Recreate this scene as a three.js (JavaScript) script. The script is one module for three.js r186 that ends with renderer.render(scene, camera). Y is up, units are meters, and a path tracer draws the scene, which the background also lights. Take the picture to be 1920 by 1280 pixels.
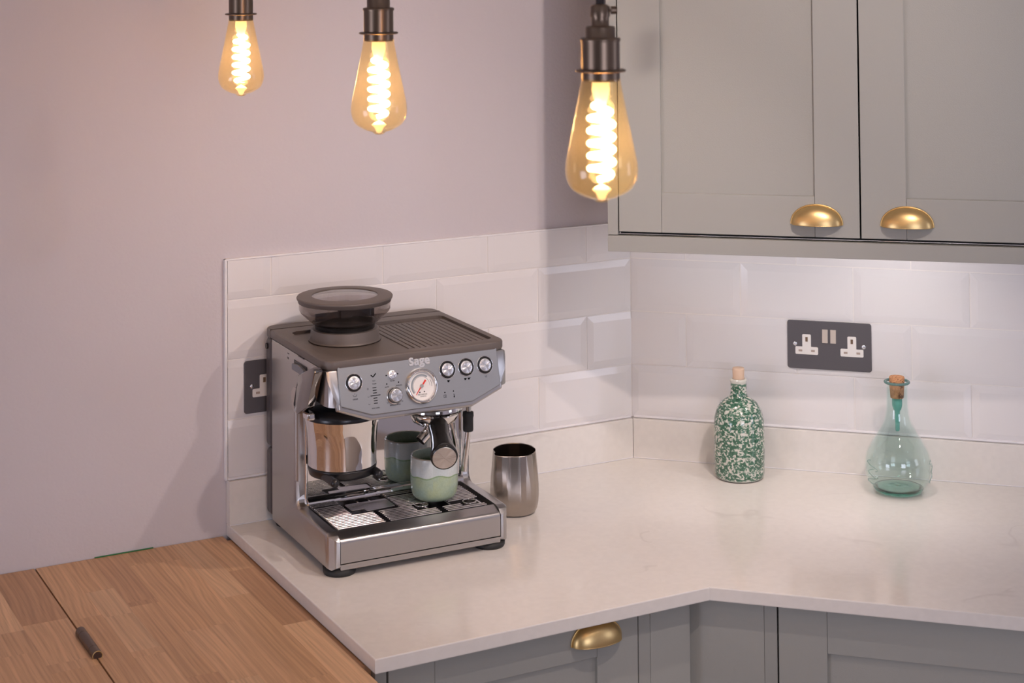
import * as THREE from 'three';
import { RoundedBoxGeometry } from 'three/addons/geometries/RoundedBoxGeometry.js';
import { mergeGeometries, toCreasedNormals } from 'three/addons/utils/BufferGeometryUtils.js';
import { RectAreaLightUniformsLib } from 'three/addons/lights/RectAreaLightUniformsLib.js';
import { TextGeometry } from 'three/addons/geometries/TextGeometry.js';
import { FontLoader } from 'three/addons/loaders/FontLoader.js';
import { Brush, Evaluator, SUBTRACTION, INTERSECTION } from 'three-bvh-csg';

// ---------------------------------------------------------------- camera, light, exposure
const V3 = (x, y, z) => new THREE.Vector3(x, y, z);
const CT = 0.91;                                   // height of the quartz worktop above the floor
const ROOM_H = 2.44;                               // ceiling height
const scene = new THREE.Scene();
scene.background = new THREE.Color(0.62, 0.75, 1.0);
const camera = new THREE.PerspectiveCamera(2 * Math.atan(640 / 3204.15) * 180 / Math.PI, 1.5, 0.05, 60);
camera.position.set(-0.2145, CT + 0.9359, 3.2139);
camera.rotation.order = 'YXZ';
camera.rotation.set(0.0341, 0, -0.0078);
camera.setViewOffset(1920, 1280, 0, 839, 1920, 1280);   // a shifted lens: level camera, verticals kept upright
camera.focus = 2.75; camera.userData.fStop = 13;
const renderer = new THREE.WebGLRenderer({ antialias: true });
renderer.toneMapping = THREE.LinearToneMapping;
renderer.toneMappingExposure = 1.0;
renderer.shadowMap.enabled = true;
RectAreaLightUniformsLib.init();

const K = {
  downlights: [                                    // [x, z, candela]
    [0.43, 1.62, 5.0, 'over the quartz corner'], [-1.0, 3.0, 1.0, 'nearest the left window'], [1.35, 2.5, 1.8, 'nearest the right window'], [-0.3, 3.2, 2.4, 'above the middle of the room'],
  ],
  downColor: [1.0, 0.83, 0.76],
  hang: [0.20, 1.09, 0.93, 1.15],
  winColor: [0.84, 0.84, 1.0], winL: 6.5, winR: 2.6, winB: 6.5,
  puck: 0.062, puckColor: [1.0, 0.91, 0.88],
  bulb: 0.075, bulbColor: [1.0, 0.52, 0.20],
};
function rectLight(w, h, pos, target, color, L) {
  const l = new THREE.RectAreaLight(new THREE.Color().setRGB(...color), L, w, h);
  l.position.copy(pos); l.lookAt(target); scene.add(l); return l;
}

// ---------------------------------------------------------------- helpers
let seed = 7;
const rnd = () => { seed = (seed * 1664525 + 1013904223) >>> 0; return seed / 4294967296; };
const rr = (a, b) => a + (b - a) * rnd();
const A = 0.4854, B = 0.2814;                      // turn of the left and of the right wall
const used = new Map();
function numbered(name) { const n = used.get(name) ?? 0; used.set(name, n + 1); return n ? name + '_' + String(n).padStart(3, '0') : name; }
const frameL = { yaw: A, p: (x, y, z) => V3(x * Math.cos(A) + z * Math.sin(A), CT + y, -x * Math.sin(A) + z * Math.cos(A)) };
const frameR = { yaw: -B, p: (x, y, z) => V3(x * Math.cos(B) - z * Math.sin(B), CT + y, x * Math.sin(B) + z * Math.cos(B)) };
function shadows(o) { o.traverse((m) => { if (m.isMesh) { m.castShadow = true; m.receiveShadow = true; } }); return o; }
function thing(name, label, category, pos, yaw = 0, group) {
  const o = new THREE.Group(); o.name = numbered(name); scene.add(o);
  o.position.copy(pos); o.rotation.y = yaw; o.userData = { label, category };
  if (group) o.userData.group = group;
  return o;
}
function part(name, geo, mat, parent, pos, rot) {
  const m = new THREE.Mesh(geo, mat); m.name = numbered(name); parent.add(m);
  if (pos) m.position.set(...pos);
  if (rot) m.rotation.set(...rot);
  m.castShadow = m.receiveShadow = true;
  return m;
}
function struct(name, geo, mat, pos, yaw = 0) {
  const m = part(name, geo, mat, scene, pos ? [pos.x, pos.y, pos.z] : null); m.rotation.y = yaw; m.userData.kind = 'structure'; return m;
}
const box = (w, h, d, x = 0, y = 0, z = 0) => new THREE.BoxGeometry(w, h, d).translate(x, y, z);
const span = (x0, x1, y0, y1, z0, z1) => new THREE.BoxGeometry(x1 - x0, y1 - y0, z1 - z0).translate((x0 + x1) / 2, (y0 + y1) / 2, (z0 + z1) / 2);
const rspan = (x0, x1, y0, y1, z0, z1, r = 0.0012, s = 2) => new RoundedBoxGeometry(x1 - x0, y1 - y0, z1 - z0, s, Math.min(r, 0.49 * Math.min(x1 - x0, y1 - y0, z1 - z0))).translate((x0 + x1) / 2, (y0 + y1) / 2, (z0 + z1) / 2);
const V2 = (a) => a.map(([x, y]) => new THREE.Vector2(x, y));
const lathe = (pts, n = 64) => new THREE.LatheGeometry(V2(pts), n);
function smooth(pts, n = 40) { return new THREE.SplineCurve(V2(pts)).getPoints(n).map((p) => [Math.max(p.x, 0.00001), p.y]); }
function rounded(pts, radii, seg = 6) {            // polygon with rounded corners -> list of points
  const out = [], n = pts.length;
  for (let i = 0; i < n; i++) {
    const p = new THREE.Vector2(...pts[i]), a = new THREE.Vector2(...pts[(i + n - 1) % n]).sub(p), b = new THREE.Vector2(...pts[(i + 1) % n]).sub(p);
    const r = Array.isArray(radii) ? radii[i] : radii;
    if (!r) { out.push([p.x, p.y]); continue; }
    const la = a.length(), lb = b.length(); a.normalize(); b.normalize();
    const ang = Math.acos(THREE.MathUtils.clamp(a.dot(b), -1, 1)), t = Math.min(r / Math.tan(ang / 2), la * 0.499, lb * 0.499), re = t * Math.tan(ang / 2);
    const c = p.clone().add(a.clone().add(b).normalize().multiplyScalar(re / Math.sin(ang / 2)));
    const s = p.clone().addScaledVector(a, t).sub(c), e = p.clone().addScaledVector(b, t).sub(c);
    let a0 = Math.atan2(s.y, s.x), a1 = Math.atan2(e.y, e.x); while (a1 - a0 > Math.PI) a1 -= 2 * Math.PI; while (a1 - a0 < -Math.PI) a1 += 2 * Math.PI;
    for (let k = 0; k <= seg; k++) { const q = a0 + (a1 - a0) * k / seg; out.push([c.x + re * Math.cos(q), c.y + re * Math.sin(q)]); }
  }
  return out;
}
function extr(pts, depth, bevel = 0, seg = 2) {
  return new THREE.ExtrudeGeometry(new THREE.Shape(V2(pts)), { depth: depth - 2 * bevel, bevelEnabled: bevel > 0, bevelSize: bevel, bevelThickness: bevel, bevelOffset: -bevel, bevelSegments: seg, curveSegments: 8 }).translate(0, 0, bevel);
}
const extrY = (ptsXZ, y0, y1, bevel = 0, seg = 2) => extr(ptsXZ.map(([x, z]) => [x, -z]), y1 - y0, bevel, seg).rotateX(-Math.PI / 2).translate(0, y0, 0);
const extrX = (ptsZY, x0, x1, bevel = 0) => extr(ptsZY.map(([z, y]) => [-z, y]), x1 - x0, bevel).rotateY(Math.PI / 2).translate(x0, 0, 0);
const ev = new Evaluator(); ev.useGroups = false; ev.attributes = ['position', 'normal', 'uv'];
function csg(a, op, b) { const A1 = a.isBrush ? a : new Brush(a), B1 = b.isBrush ? b : new Brush(b); A1.updateMatrixWorld(); B1.updateMatrixWorld(); return ev.evaluate(A1, B1, op); }
const creased = (g, a = 0.5) => toCreasedNormals(g.index ? g.toNonIndexed() : g, a);
const tube = (pts, r, n = 24, rs = 12) => new THREE.TubeGeometry(new THREE.CatmullRomCurve3(pts.map((p) => V3(...p))), n, r, rs, false);
const merge = (list) => mergeGeometries(list.map((g) => { const q = g.index ? g.toNonIndexed() : g; for (const k of Object.keys(q.attributes)) if (!['position', 'normal', 'uv'].includes(k)) q.deleteAttribute(k); return q; }));

// ---------------------------------------------------------------- procedural textures
function hash(x, y, z = 0) { let h = (x * 374761393 + y * 668265263 + z * 2147483647) | 0; h = Math.imul(h ^ (h >>> 13), 1274126177); return ((h ^ (h >>> 16)) >>> 0) / 4294967296; }
const fade = (t) => t * t * (3 - 2 * t);
function noise2(x, y, s = 0) { const i = Math.floor(x), j = Math.floor(y), u = fade(x - i), v = fade(y - j); return (hash(i, j, s) * (1 - u) + hash(i + 1, j, s) * u) * (1 - v) + (hash(i, j + 1, s) * (1 - u) + hash(i + 1, j + 1, s) * u) * v; }
function noise3(x, y, z) { const k = Math.floor(z), w = fade(z - k); return noise2(x, y, k * 131 + 5) * (1 - w) + noise2(x, y, (k + 1) * 131 + 5) * w; }
const fbm = (x, y, o = 4, s = 0) => { let a = 0.5, t = 0, n = 0; for (let k = 0; k < o; k++) { t += a * noise2(x, y, s + k * 17); n += a; a /= 2; x *= 2.03; y *= 2.03; } return t / n; };
const fbm3 = (x, y, z, o = 3) => { let a = 0.5, t = 0, n = 0; for (let k = 0; k < o; k++) { t += a * noise3(x, y, z); n += a; a /= 2; x *= 2.1; y *= 2.1; z *= 2.1; } return t / n; };
function tex(w, h, fn, srgb = false) {
  const d = new Uint8Array(w * h * 4);
  for (let y = 0; y < h; y++) for (let x = 0; x < w; x++) { const c = fn(x / w, y / h), o = (y * w + x) * 4; for (let k = 0; k < 3; k++) d[o + k] = Math.max(0, Math.min(255, Math.round((Array.isArray(c) ? c[k] : c) * 255))); d[o + 3] = 255; }
  const t = new THREE.DataTexture(d, w, h); t.magFilter = THREE.LinearFilter; t.wrapS = t.wrapT = THREE.RepeatWrapping; if (srgb) t.colorSpace = THREE.SRGBColorSpace; t.needsUpdate = true; return t;
}
const lin = (r, g, b) => new THREE.Color().setRGB(r, g, b);
const std = (c, roughness, metalness = 0, o = {}) => new THREE.MeshPhysicalMaterial({ color: Array.isArray(c) ? lin(...c) : c, roughness, metalness, ...o });

// box-mapped uv in metres
function metreUV(g, scale = 1) {
  g = g.index ? g.toNonIndexed() : g; const p = g.attributes.position, n = g.attributes.normal, uv = new Float32Array(p.count * 2);
  for (let i = 0; i < p.count; i++) {
    const ax = Math.abs(n.getX(i)), ay = Math.abs(n.getY(i)), az = Math.abs(n.getZ(i));
    const [u, v] = ay >= ax && ay >= az ? [p.getX(i), p.getZ(i)] : ax > az ? [p.getZ(i), p.getY(i)] : [p.getX(i), p.getY(i)];
    uv[2 * i] = u * scale; uv[2 * i + 1] = v * scale;
  }
  g.setAttribute('uv', new THREE.BufferAttribute(uv, 2)); return g;
}
const plasterBump = tex(512, 512, (u, v) => fbm(u * 90, v * 90, 3));
plasterBump.repeat.set(3, 3);
const paintBump = tex(256, 256, (u, v) => fbm(u * 60, v * 90, 2, 3)); paintBump.repeat.set(8, 8);
const quartzMap = tex(1024, 1024, (u, v) => {
  const w = fbm(u * 5, v * 5, 4, 40) - 0.5, d = Math.abs(fbm(u * 4 + w * 1.4, v * 7 + w, 3, 60) - 0.5), gate = THREE.MathUtils.smoothstep(fbm(u * 11, v * 11, 2, 80), 0.56, 0.72);
  const vein = Math.max(0, 1 - d / 0.012) * gate, s = 0.975 + 0.025 * fbm(u * 160, v * 160, 2, 9) + 0.008 * (fbm(u * 9, v * 9, 3, 20) - 0.5);
  return [s - 0.04 * vein, s - 0.045 * vein, s - 0.045 * vein];
}, true);
quartzMap.repeat.set(0.8, 0.8);
const oakMap = tex(1024, 2048, (u, v) => {               // 0.4 m across, 1 m along the grain
  const x = u * 0.4, y = v;
  const warp = 0.018 * (fbm(x * 14, y * 3.2, 3, 2) - 0.5) + 0.05 * (fbm(x * 5, y * 1.1, 2, 5) - 0.5);
  const ring = 0.5 + 0.5 * Math.sin((x + warp) * 900 + 5 * fbm(x * 30, y * 4, 2, 8));
  const ring2 = 0.5 + 0.5 * Math.sin((x + warp) * 260);
  const pore = THREE.MathUtils.smoothstep(fbm(x * 1900, y * 16, 2, 11), 0.58, 0.85) * (0.35 + 0.65 * ring), cath = 0.5 + 0.5 * Math.sin((x + warp * 1.6) * 480 + 8 * fbm(x * 9, y * 2.2, 3, 31));
  const fine = fbm(x * 700, y * 16, 3, 14) - 0.5, big = fbm(x * 16, y * 2.5, 3, 17) - 0.5;
  const t = 0.95 + 0.09 * fine + 0.14 * big - 0.04 * ring * ring - 0.04 * ring2 - 0.05 * cath * cath * cath - 0.10 * pore;
  return [t * 1.0, t * (0.985 - 0.04 * (1 - t)), t * (0.96 - 0.1 * (1 - t))];
}, true);
oakMap.repeat.set(2.5, 1);
const brushBump = tex(256, 512, (u, v) => 0.5 + 0.5 * (fbm(u * 3, v * 240, 2, 3) - 0.5));

// ---------------------------------------------------------------- materials
const M = {
  plaster: std([0.575, 0.535, 0.56], 0.85, 0, { bumpMap: plasterBump, bumpScale: 0.0003 }),
  white: std([0.78, 0.77, 0.75], 0.9), farShade: std([0.17, 0.165, 0.16], 0.8), floor: std([0.36, 0.27, 0.2], 0.5),  // far wall colour is darkened to carry the shade of a dim room
  tile: std([0.765, 0.745, 0.75], 0.08),
  grout: std([0.82, 0.79, 0.77], 0.7), trim: std([0.80, 0.79, 0.80], 0.35),
  quartz: std([0.79, 0.755, 0.715], 0.11, 0, { map: quartzMap }),
  cabinet: std([0.365, 0.365, 0.338], 0.42, 0, { bumpMap: paintBump, bumpScale: 0.00012 }),
  gapShade: std([0.03, 0.03, 0.03], 0.9),  // near-black colour standing in for shade inside the door gaps
  brass: std([0.70, 0.50, 0.23], 0.36, 1), bronze: std([0.16, 0.115, 0.085], 0.34, 0.9),
  steel: std([0.50, 0.485, 0.48], 0.30, 1, { bumpMap: brushBump, bumpScale: 0.00003 }),
  panelSteel: std([0.62, 0.59, 0.56], 0.33, 1), chrome: std([0.80, 0.79, 0.79], 0.035, 1), rod: std([0.78, 0.75, 0.72], 0.16, 1),
  satin: std([0.55, 0.51, 0.485], 0.22, 1),
  darkTop: std([0.142, 0.120, 0.110], 0.5, 0.25), darkPlastic: std([0.062, 0.052, 0.055], 0.4), black: std([0.012, 0.012, 0.014], 0.28), blackGloss: std([0.012, 0.011, 0.011], 0.1),
  rubber: std([0.02, 0.02, 0.02], 0.6),
  smoke: std([0.56, 0.52, 0.505], 0.03, 0, { transmission: 1, thickness: 0, ior: 1.5 }),
  bean: std([0.03, 0.018, 0.012], 0.5),
  clearLens: std([0.95, 0.95, 0.95], 0.02, 0, { transmission: 1, thickness: 0, ior: 1.45 }),
  dial: std([0.85, 0.85, 0.84], 0.4), red: std([0.7, 0.03, 0.015], 0.4),
  gunmetal: std([0.125, 0.118, 0.128], 0.42, 0.35), socketWhite: std([0.82, 0.79, 0.76], 0.35), nickel: std([0.70, 0.62, 0.54], 0.42, 0.6), screw: std([0.75, 0.76, 0.8], 0.25, 1), slot: std([0.16, 0.10, 0.06], 0.7),
  cork: null, corkPale: std([0.68, 0.50, 0.37], 0.85),
  bulbGlass: std([1.0, 0.87, 0.62], 0.11, 0, { transmission: 1, thickness: 0, ior: 1.5 }),
  filament: std([1, 0.9, 0.7], 0.5, 0, { emissive: lin(1.0, 0.72, 0.40), emissiveIntensity: 16 }),
  stem: std([1.0, 0.9, 0.75], 0.3, 0, { emissive: lin(1.0, 0.66, 0.3), emissiveIntensity: 1.1 }),
  cord: std([0.02, 0.012, 0.012], 0.8),
  greenTape: std([0.02, 0.16, 0.05], 0.6), tealGlass: std([0.30, 0.66, 0.60], 0.08, 0, { transmission: 0.6, thickness: 0 }),
  pane: std([0.96, 0.98, 1], 0.0, 0, { transmission: 1, thickness: 0 }), silicone: std([0.8, 0.78, 0.8], 0.4),
};
const corkMap = tex(256, 256, (u, v) => { const n = fbm(u * 30, v * 30, 3, 4), d = THREE.MathUtils.smoothstep(fbm(u * 22, v * 22, 2, 30), 0.62, 0.75); return [0.77 + 0.2 * (n - 0.5) - 0.28 * d, 0.56 + 0.18 * (n - 0.5) - 0.24 * d, 0.40 + 0.14 * (n - 0.5) - 0.18 * d]; }, true);
M.cork = std([1, 1, 1], 0.85, 0, { map: corkMap });

// ---------------------------------------------------------------- the room
const XL = -2.9, XR = 2.5, ZB = 4.6, LT = 3.28, RT = 2.6;      // far left, far right, back; lengths of the two kitchen walls
const pL = frameL.p(-LT, 0, 0), pR = frameR.p(RT, 0, 0);
{
  const outline = [[0, 0], [pR.x, pR.z], [XR, pR.z], [XR, ZB], [XL, ZB], [XL, pL.z], [pL.x, pL.z]];
  const wide = outline.map(([x, z]) => [x * 1.06 + (x < 0 ? -0.05 : 0.05), z < 1.6 ? z - 0.14 : z + 0.14]);
  struct('floor', extrY(wide, -0.12, 0), M.floor);
  struct('ceiling', extrY(wide, ROOM_H, ROOM_H + 0.12), M.white);
  const bare = (w, h) => metreUV(span(0, w, 0, h, -0.1, 0));
  {
    const x0 = 0.3, x1 = 1.5, y0 = 0.95, y1 = 2.05;
    struct('wall_back', merge([span(XL - 0.1, x0, 0, ROOM_H, ZB, ZB + 0.1), span(x1, XR + 0.1, 0, ROOM_H, ZB, ZB + 0.1), span(x0, x1, 0, y0, ZB, ZB + 0.1), span(x0, x1, y1, ROOM_H, ZB, ZB + 0.1)]), M.farShade);
    const w = struct('window_3', merge([span(x0, x1, y0, y0 + 0.05, ZB, ZB + 0.1), span(x0, x1, y1 - 0.05, y1, ZB, ZB + 0.1), span(x0, x0 + 0.05, y0, y1, ZB, ZB + 0.1), span(x1 - 0.05, x1, y0, y1, ZB, ZB + 0.1), span((x0 + x1) / 2 - 0.03, (x0 + x1) / 2 + 0.03, y0, y1, ZB + 0.02, ZB + 0.08)]), M.white);
    part('pane', span(x0 + 0.05, x1 - 0.05, y0 + 0.05, y1 - 0.05, ZB + 0.047, ZB + 0.053), M.pane, w);
    rectLight(x1 - x0 - 0.1, y1 - y0 - 0.1, V3((x0 + x1) / 2, (y0 + y1) / 2, ZB - 0.01), V3((x0 + x1) / 2, (y0 + y1) / 2, 0), K.winColor, K.winB);
  }
  // side walls with a window opening each
  for (const [x, dir, z0, z1, y0, y1, zs, n] of [[XL, -1, 2.5, 3.9, 0.35, 1.6, pL.z, 1], [XR, 1, 1.25, 1.93, 1.0, 2.0, pR.z, 2]]) {
    const xa = Math.min(x, x + 0.1 * dir), xb = Math.max(x, x + 0.1 * dir);
    struct(dir < 0 ? 'wall_far_left' : 'wall_far_right', merge([span(xa, xb, 0, ROOM_H, zs - 0.05, z0), span(xa, xb, 0, ROOM_H, z1, ZB), span(xa, xb, 0, y0, z0, z1), span(xa, xb, y1, ROOM_H, z0, z1)]), M.plaster);
    const w = struct('window_' + n, merge([span(xa, xb, y0, y0 + 0.05, z0, z1), span(xa, xb, y1 - 0.05, y1, z0, z1), span(xa, xb, y0, y1, z0, z0 + 0.05), span(xa, xb, y0, y1, z1 - 0.05, z1), span(xa + 0.02, xb - 0.02, y0, y1, (z0 + z1) / 2 - 0.03, (z0 + z1) / 2 + 0.03)]), M.white);
    part('pane', span(x + 0.05 * dir - 0.003, x + 0.05 * dir + 0.003, y0 + 0.05, y1 - 0.05, z0 + 0.05, z1 - 0.05), M.pane, w);
    rectLight(z1 - z0 - 0.1, y1 - y0 - 0.1, V3(x - 0.01 * dir, (y0 + y1) / 2, (z0 + z1) / 2), V3(0, (y0 + y1) / 2, (z0 + z1) / 2), K.winColor, dir < 0 ? K.winL : K.winR);
  }
  // the two kitchen walls
  const wl = struct('wall_left', metreUV(span(-LT - 0.1, 0.0, -CT, ROOM_H - CT, -0.1, 0)), M.plaster, frameL.p(0, 0, 0), A);
  const wr = struct('wall_right', metreUV(span(0.0, RT + 0.1, -CT, ROOM_H - CT, -0.1, 0)), M.plaster, frameR.p(0, 0, 0), -B);
  // bevelled tiles, each its own piece
  const UP = 0.0717, RH = 0.0977, TOP = 0.4298, TW = 0.203, G = 0.0011;
  function tileGeo(w, h, bl, br, bb, bt) {
    const e = 0.0066, t = 0.0085, b = 0.0125;
    const o = [[0, 0], [w, 0], [w, h], [0, h]], i = [[bl ? b : 0, bb ? b : 0], [w - (br ? b : 0), bb ? b : 0], [w - (br ? b : 0), h - (bt ? b : 0)], [bl ? b : 0, h - (bt ? b : 0)]];
    const P = [], q = (a, b2, c, d) => P.push(...a, ...b2, ...c, ...a, ...c, ...d), cut = [bb, br, bt, bl];
    const oe = o.map(([x, y]) => [x, y, e]), it = i.map(([x, y]) => [x, y, t]), r = 0.0011;
    // a softly turned arris between bevel and field and at the outer edge
    const mid = (a, c, k) => a.map((v, n) => v + (c[n] - v) * k);
    q(it[0], it[1], it[2], it[3]);
    for (let k = 0; k < 4; k++) {
      const n = (k + 1) % 4, a = oe[k], c = oe[n], a0 = [a[0], a[1], 0], c0 = [c[0], c[1], 0];
      if (cut[k]) { q(a, c, it[n], it[k]); q(a0, c0, c, a); } else { q(a0, c0, [it[n][0], it[n][1], t], [it[k][0], it[k][1], t]); }
    }
    const g = new THREE.BufferGeometry(); g.setAttribute('position', new THREE.Float32BufferAttribute(P, 3)); g.computeVertexNormals();
    g.setAttribute('uv', new THREE.Float32BufferAttribute(new Float32Array(P.length / 3 * 2), 2));
    return g;
  }
  function tiles(wall, sign, off, end, rowsTop) {
    part('grout', sign < 0 ? span(-end, 0, UP, TOP, 0, 0.0057) : span(0, end, UP, TOP, 0, 0.0057), M.grout, wall);
    for (let row = 0; row < 4; row++) {
      const y0 = UP + row * RH, y1 = Math.min(UP + (row + 1) * RH, TOP), half = row % 2 ? TW / 2 : 0;
      const js = [0]; for (let n = half ? 0 : 1; n < 20; n++) { const t = n * TW + half + off; if (t > 0.02 && t < end - 0.01) js.push(t); } js.push(end);
      for (let k = 0; k + 1 < js.length; k++) {
        const t0 = js[k] + (k ? G : 0.0035), t1 = js[k + 1] - (k + 2 < js.length ? G : 0.0005), first = k === 0 && half > 0, last = k + 2 === js.length;
        const [x0, x1] = sign < 0 ? [-t1, -t0] : [t0, t1];
        const cutNear = !first, cutFar = !last, full = y1 - y0 > RH - 0.003;
        const g = tileGeo(x1 - x0, y1 - y0 - (full ? 2 : 1) * G, sign < 0 ? cutFar : cutNear, sign < 0 ? cutNear : cutFar, row > 0 || true, full);
        const t = part('tile', g, M.tile, wall, [x0, y0 + G, rr(0, 0.0003)]);
        t.rotation.set(rr(-0.002, 0.002), rr(-0.0015, 0.0015), 0);
      }
    }
  }
  tiles(wl, -1, -0.0032, 0.7838, true); tiles(wr, 1, 0.0048, 1.13, false);
  part('edge_trim', merge([rspan(-0.788, -0.7839, UP, TOP + 0.003, 0, 0.0092, 0.001), rspan(-0.788, -0.004, TOP, TOP + 0.003, 0, 0.009, 0.001)]), M.trim, wl);
  part('sealant', rspan(-0.7838, -0.006, UP, UP + 0.0045, 0.003, 0.0115, 0.002), M.silicone, wl);
  part('sealant', rspan(0.006, 1.13, UP, UP + 0.0045, 0.003, 0.0115, 0.002), M.silicone, wr);
}

// ---------------------------------------------------------------- worktops and upstands
function XZ(frame, x, z) { const p = frame.p(x, 0, z); return [p.x, p.z]; }
function cross(f1, z1, f2, z2) {                    // where two lines parallel to the walls meet
  const a = f1.p(0, 0, z1), d = f1.p(1, 0, z1).sub(a), b = f2.p(0, 0, z2), e = f2.p(1, 0, z2).sub(b), t = ((b.x - a.x) * e.z - (b.z - a.z) * e.x) / (d.x * e.z - d.z * e.x);
  return [a.x + d.x * t, a.z + d.z * t];
}
const D = 0.62;
{
  const t = thing('quartz_worktop', 'pale quartz corner worktop with faint grey veins and polished top', 'worktop', V3(0, CT, 0));
  const pts = [XZ(frameL, -0.7838, 0.001), XZ(frameL, -0.7838, D), cross(frameL, D, frameR, D), XZ(frameR, 1.13, D), XZ(frameR, 1.13, 0.001), [0, 0.001]];
  const s = part('slab', metreUV(extrY(pts, -0.02, 0, 0.0016, 2)), M.quartz, t); s.name = 'slab';
  const half = 0.018 * Math.tan((A + B) / 2);          // mitre at the wide inner corner
  const up = (label, frame, pts) => { const o = thing('quartz_upstand', label, 'upstand', frame.p(0, 0, 0), frame.yaw); part('strip', metreUV(extrY(pts, 0.0002, 0.0714, 0.0008, 2)), M.quartz, o); const e0 = frame === frameL ? [-0.7838, -half - 0.001] : [half + 0.001, 1.13]; part('sealant', rspan(e0[0], e0[1], 0, 0.0018, 0.0172, 0.0192, 0.0008, 1), M.silicone, o); };
  up('low quartz upstand behind the coffee machine, along the left tiled wall', frameL, [[-0.7838, 0.0005], [-0.7838, 0.018], [-half - 0.0005, 0.018], [-0.0005, 0.0005]]);
  up('low quartz upstand behind the two bottles, under the double socket wall', frameR, [[half + 0.0005, 0.018], [1.13, 0.018], [1.13, 0.0005], [0.0005, 0.0005]]);
}
// oak block worktop in two hinged leaves: every stave its own piece
const oakTones = [[0.70, 0.435, 0.255], [0.66, 0.40, 0.225], [0.75, 0.49, 0.30], [0.57, 0.335, 0.19], [0.72, 0.46, 0.28], [0.68, 0.42, 0.24]].map((c) => std(c, 0.42, 0, { map: oakMap }));
function leaf(label, x0, x1, z1, w) {
  const t = thing('oak_worktop', label, 'worktop', frameL.p(0, -0.0195, 0), A);
  const n = Math.round((x1 - x0) / w), sw = (x1 - x0) / n;
  for (let i = 0; i < n; i++) {
    let z = 0.002 - (i ? rr(0, 0.2) : 0.1);
    while (z < z1) {
      const len = rr(0.16, 0.36), a = Math.max(z, 0.002), b = Math.min(z + len, z1); z += len;
      if (b - a < 0.012) continue;
      const g = span(x0 + i * sw + 0.00005, x0 + (i + 1) * sw - 0.00005, -0.034, rr(-0.00006, 0), a + 0.00005, b - 0.00005).toNonIndexed();
      const u0 = rnd(), v0 = rnd(), p = g.attributes.position, uv = g.attributes.uv, nn = g.attributes.normal;
      for (let k = 0; k < p.count; k++) uv.setXY(k, (Math.abs(nn.getX(k)) > 0.5 ? p.getY(k) : p.getX(k)) + u0, (Math.abs(nn.getZ(k)) > 0.5 ? p.getY(k) : p.getZ(k)) + v0);
      part('stave', g, oakTones[Math.floor(rnd() * oakTones.length)], t);
    }
  }
  return t;
}
leaf('oak block worktop leaf between the dark seam and the quartz edge', -1.0937, -0.7905, 0.9, 0.0433);
leaf('oak block worktop leaf in the bottom left corner, left of the seam', -1.62, -1.0961, 0.9, 0.0655);
{
  const t = thing('barrel_hinge', 'dark bronze barrel hinge lying on the seam of the oak worktop', 'hinge', frameL.p(-1.0945, -0.0165, 0.342), A);
  const k = (z0, z1, r) => new THREE.CylinderGeometry(r, r, z1 - z0, 24).rotateX(Math.PI / 2).translate(0, 0, (z0 + z1) / 2);
  for (const [a, b] of [[-0.048, -0.031], [-0.0303, 0.0255], [0.0262, 0.047]]) part('knuckle', k(a, b, 0.0072), M.bronze, t);
  part('pin', k(-0.0475, 0.0474, 0.0045), std([0.05, 0.02, 0.01], 0.6), t);
  part('end_ring', new THREE.TorusGeometry(0.0066, 0.0006, 8, 24).translate(0, 0, 0.0472), M.brass, t);
  const s = thing('tape_strip', 'thin green strip of tape between the oak worktop and wall', 'tape', frameL.p(-0.9465, -0.0195, 0.0), A);
  part('strip', rspan(-0.055, 0.04, 0, 0.0014, 0.0002, 0.003, 0.0004), M.greenTape, s);
  const e = thing('oak_end_panel', 'narrow oak panel under the front corner of the quartz worktop', 'panel', frameL.p(-0.7745, -CT, 0.3), A);
  part('board', metreUV(span(-0.0145, 0.0005, 0, 0.8885, -0.28, 0.283)), oakTones[3], e);
}

// ---------------------------------------------------------------- cabinets
function cupGeo(a = 0.0405, h = 0.031, p = 0.0215) {
  const shell = (s) => { const g = new THREE.PlaneGeometry(1, 1, 36, 14), q = g.attributes.position; for (let i = 0; i < q.count; i++) { const th = (q.getX(i) + 0.5) * Math.PI, ph = (q.getY(i) + 0.5) * Math.PI / 2; q.setXYZ(i, -(a - s) * Math.cos(th), (h - s) * Math.sin(th) ** 0.9 * Math.cos(ph) + s * 0, (p - s) * Math.sin(th) ** 0.9 * Math.sin(ph) + 0.001); } g.computeVertexNormals(); return g; };
  const arc = []; for (let k = 0; k <= 30; k++) { const th = k / 30 * Math.PI; arc.push([-(a + 0.0006) * Math.cos(th), (h + 0.0006) * Math.sin(th) ** 0.9, 0.0012]); }
  const lip = []; for (let k = 0; k <= 30; k++) { const th = k / 30 * Math.PI; lip.push([-(a - 0.0006) * Math.cos(th), 0.0001, (p - 0.0006) * Math.sin(th) ** 0.9 + 0.001]); }
  return merge([shell(0), shell(0.0013).scale(1, 1, 1), tube(arc, 0.0015, 60, 8), tube(lip, 0.0008, 60, 6)]);
}
const cupShape = cupGeo();
M.brass.side = THREE.DoubleSide;
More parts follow.
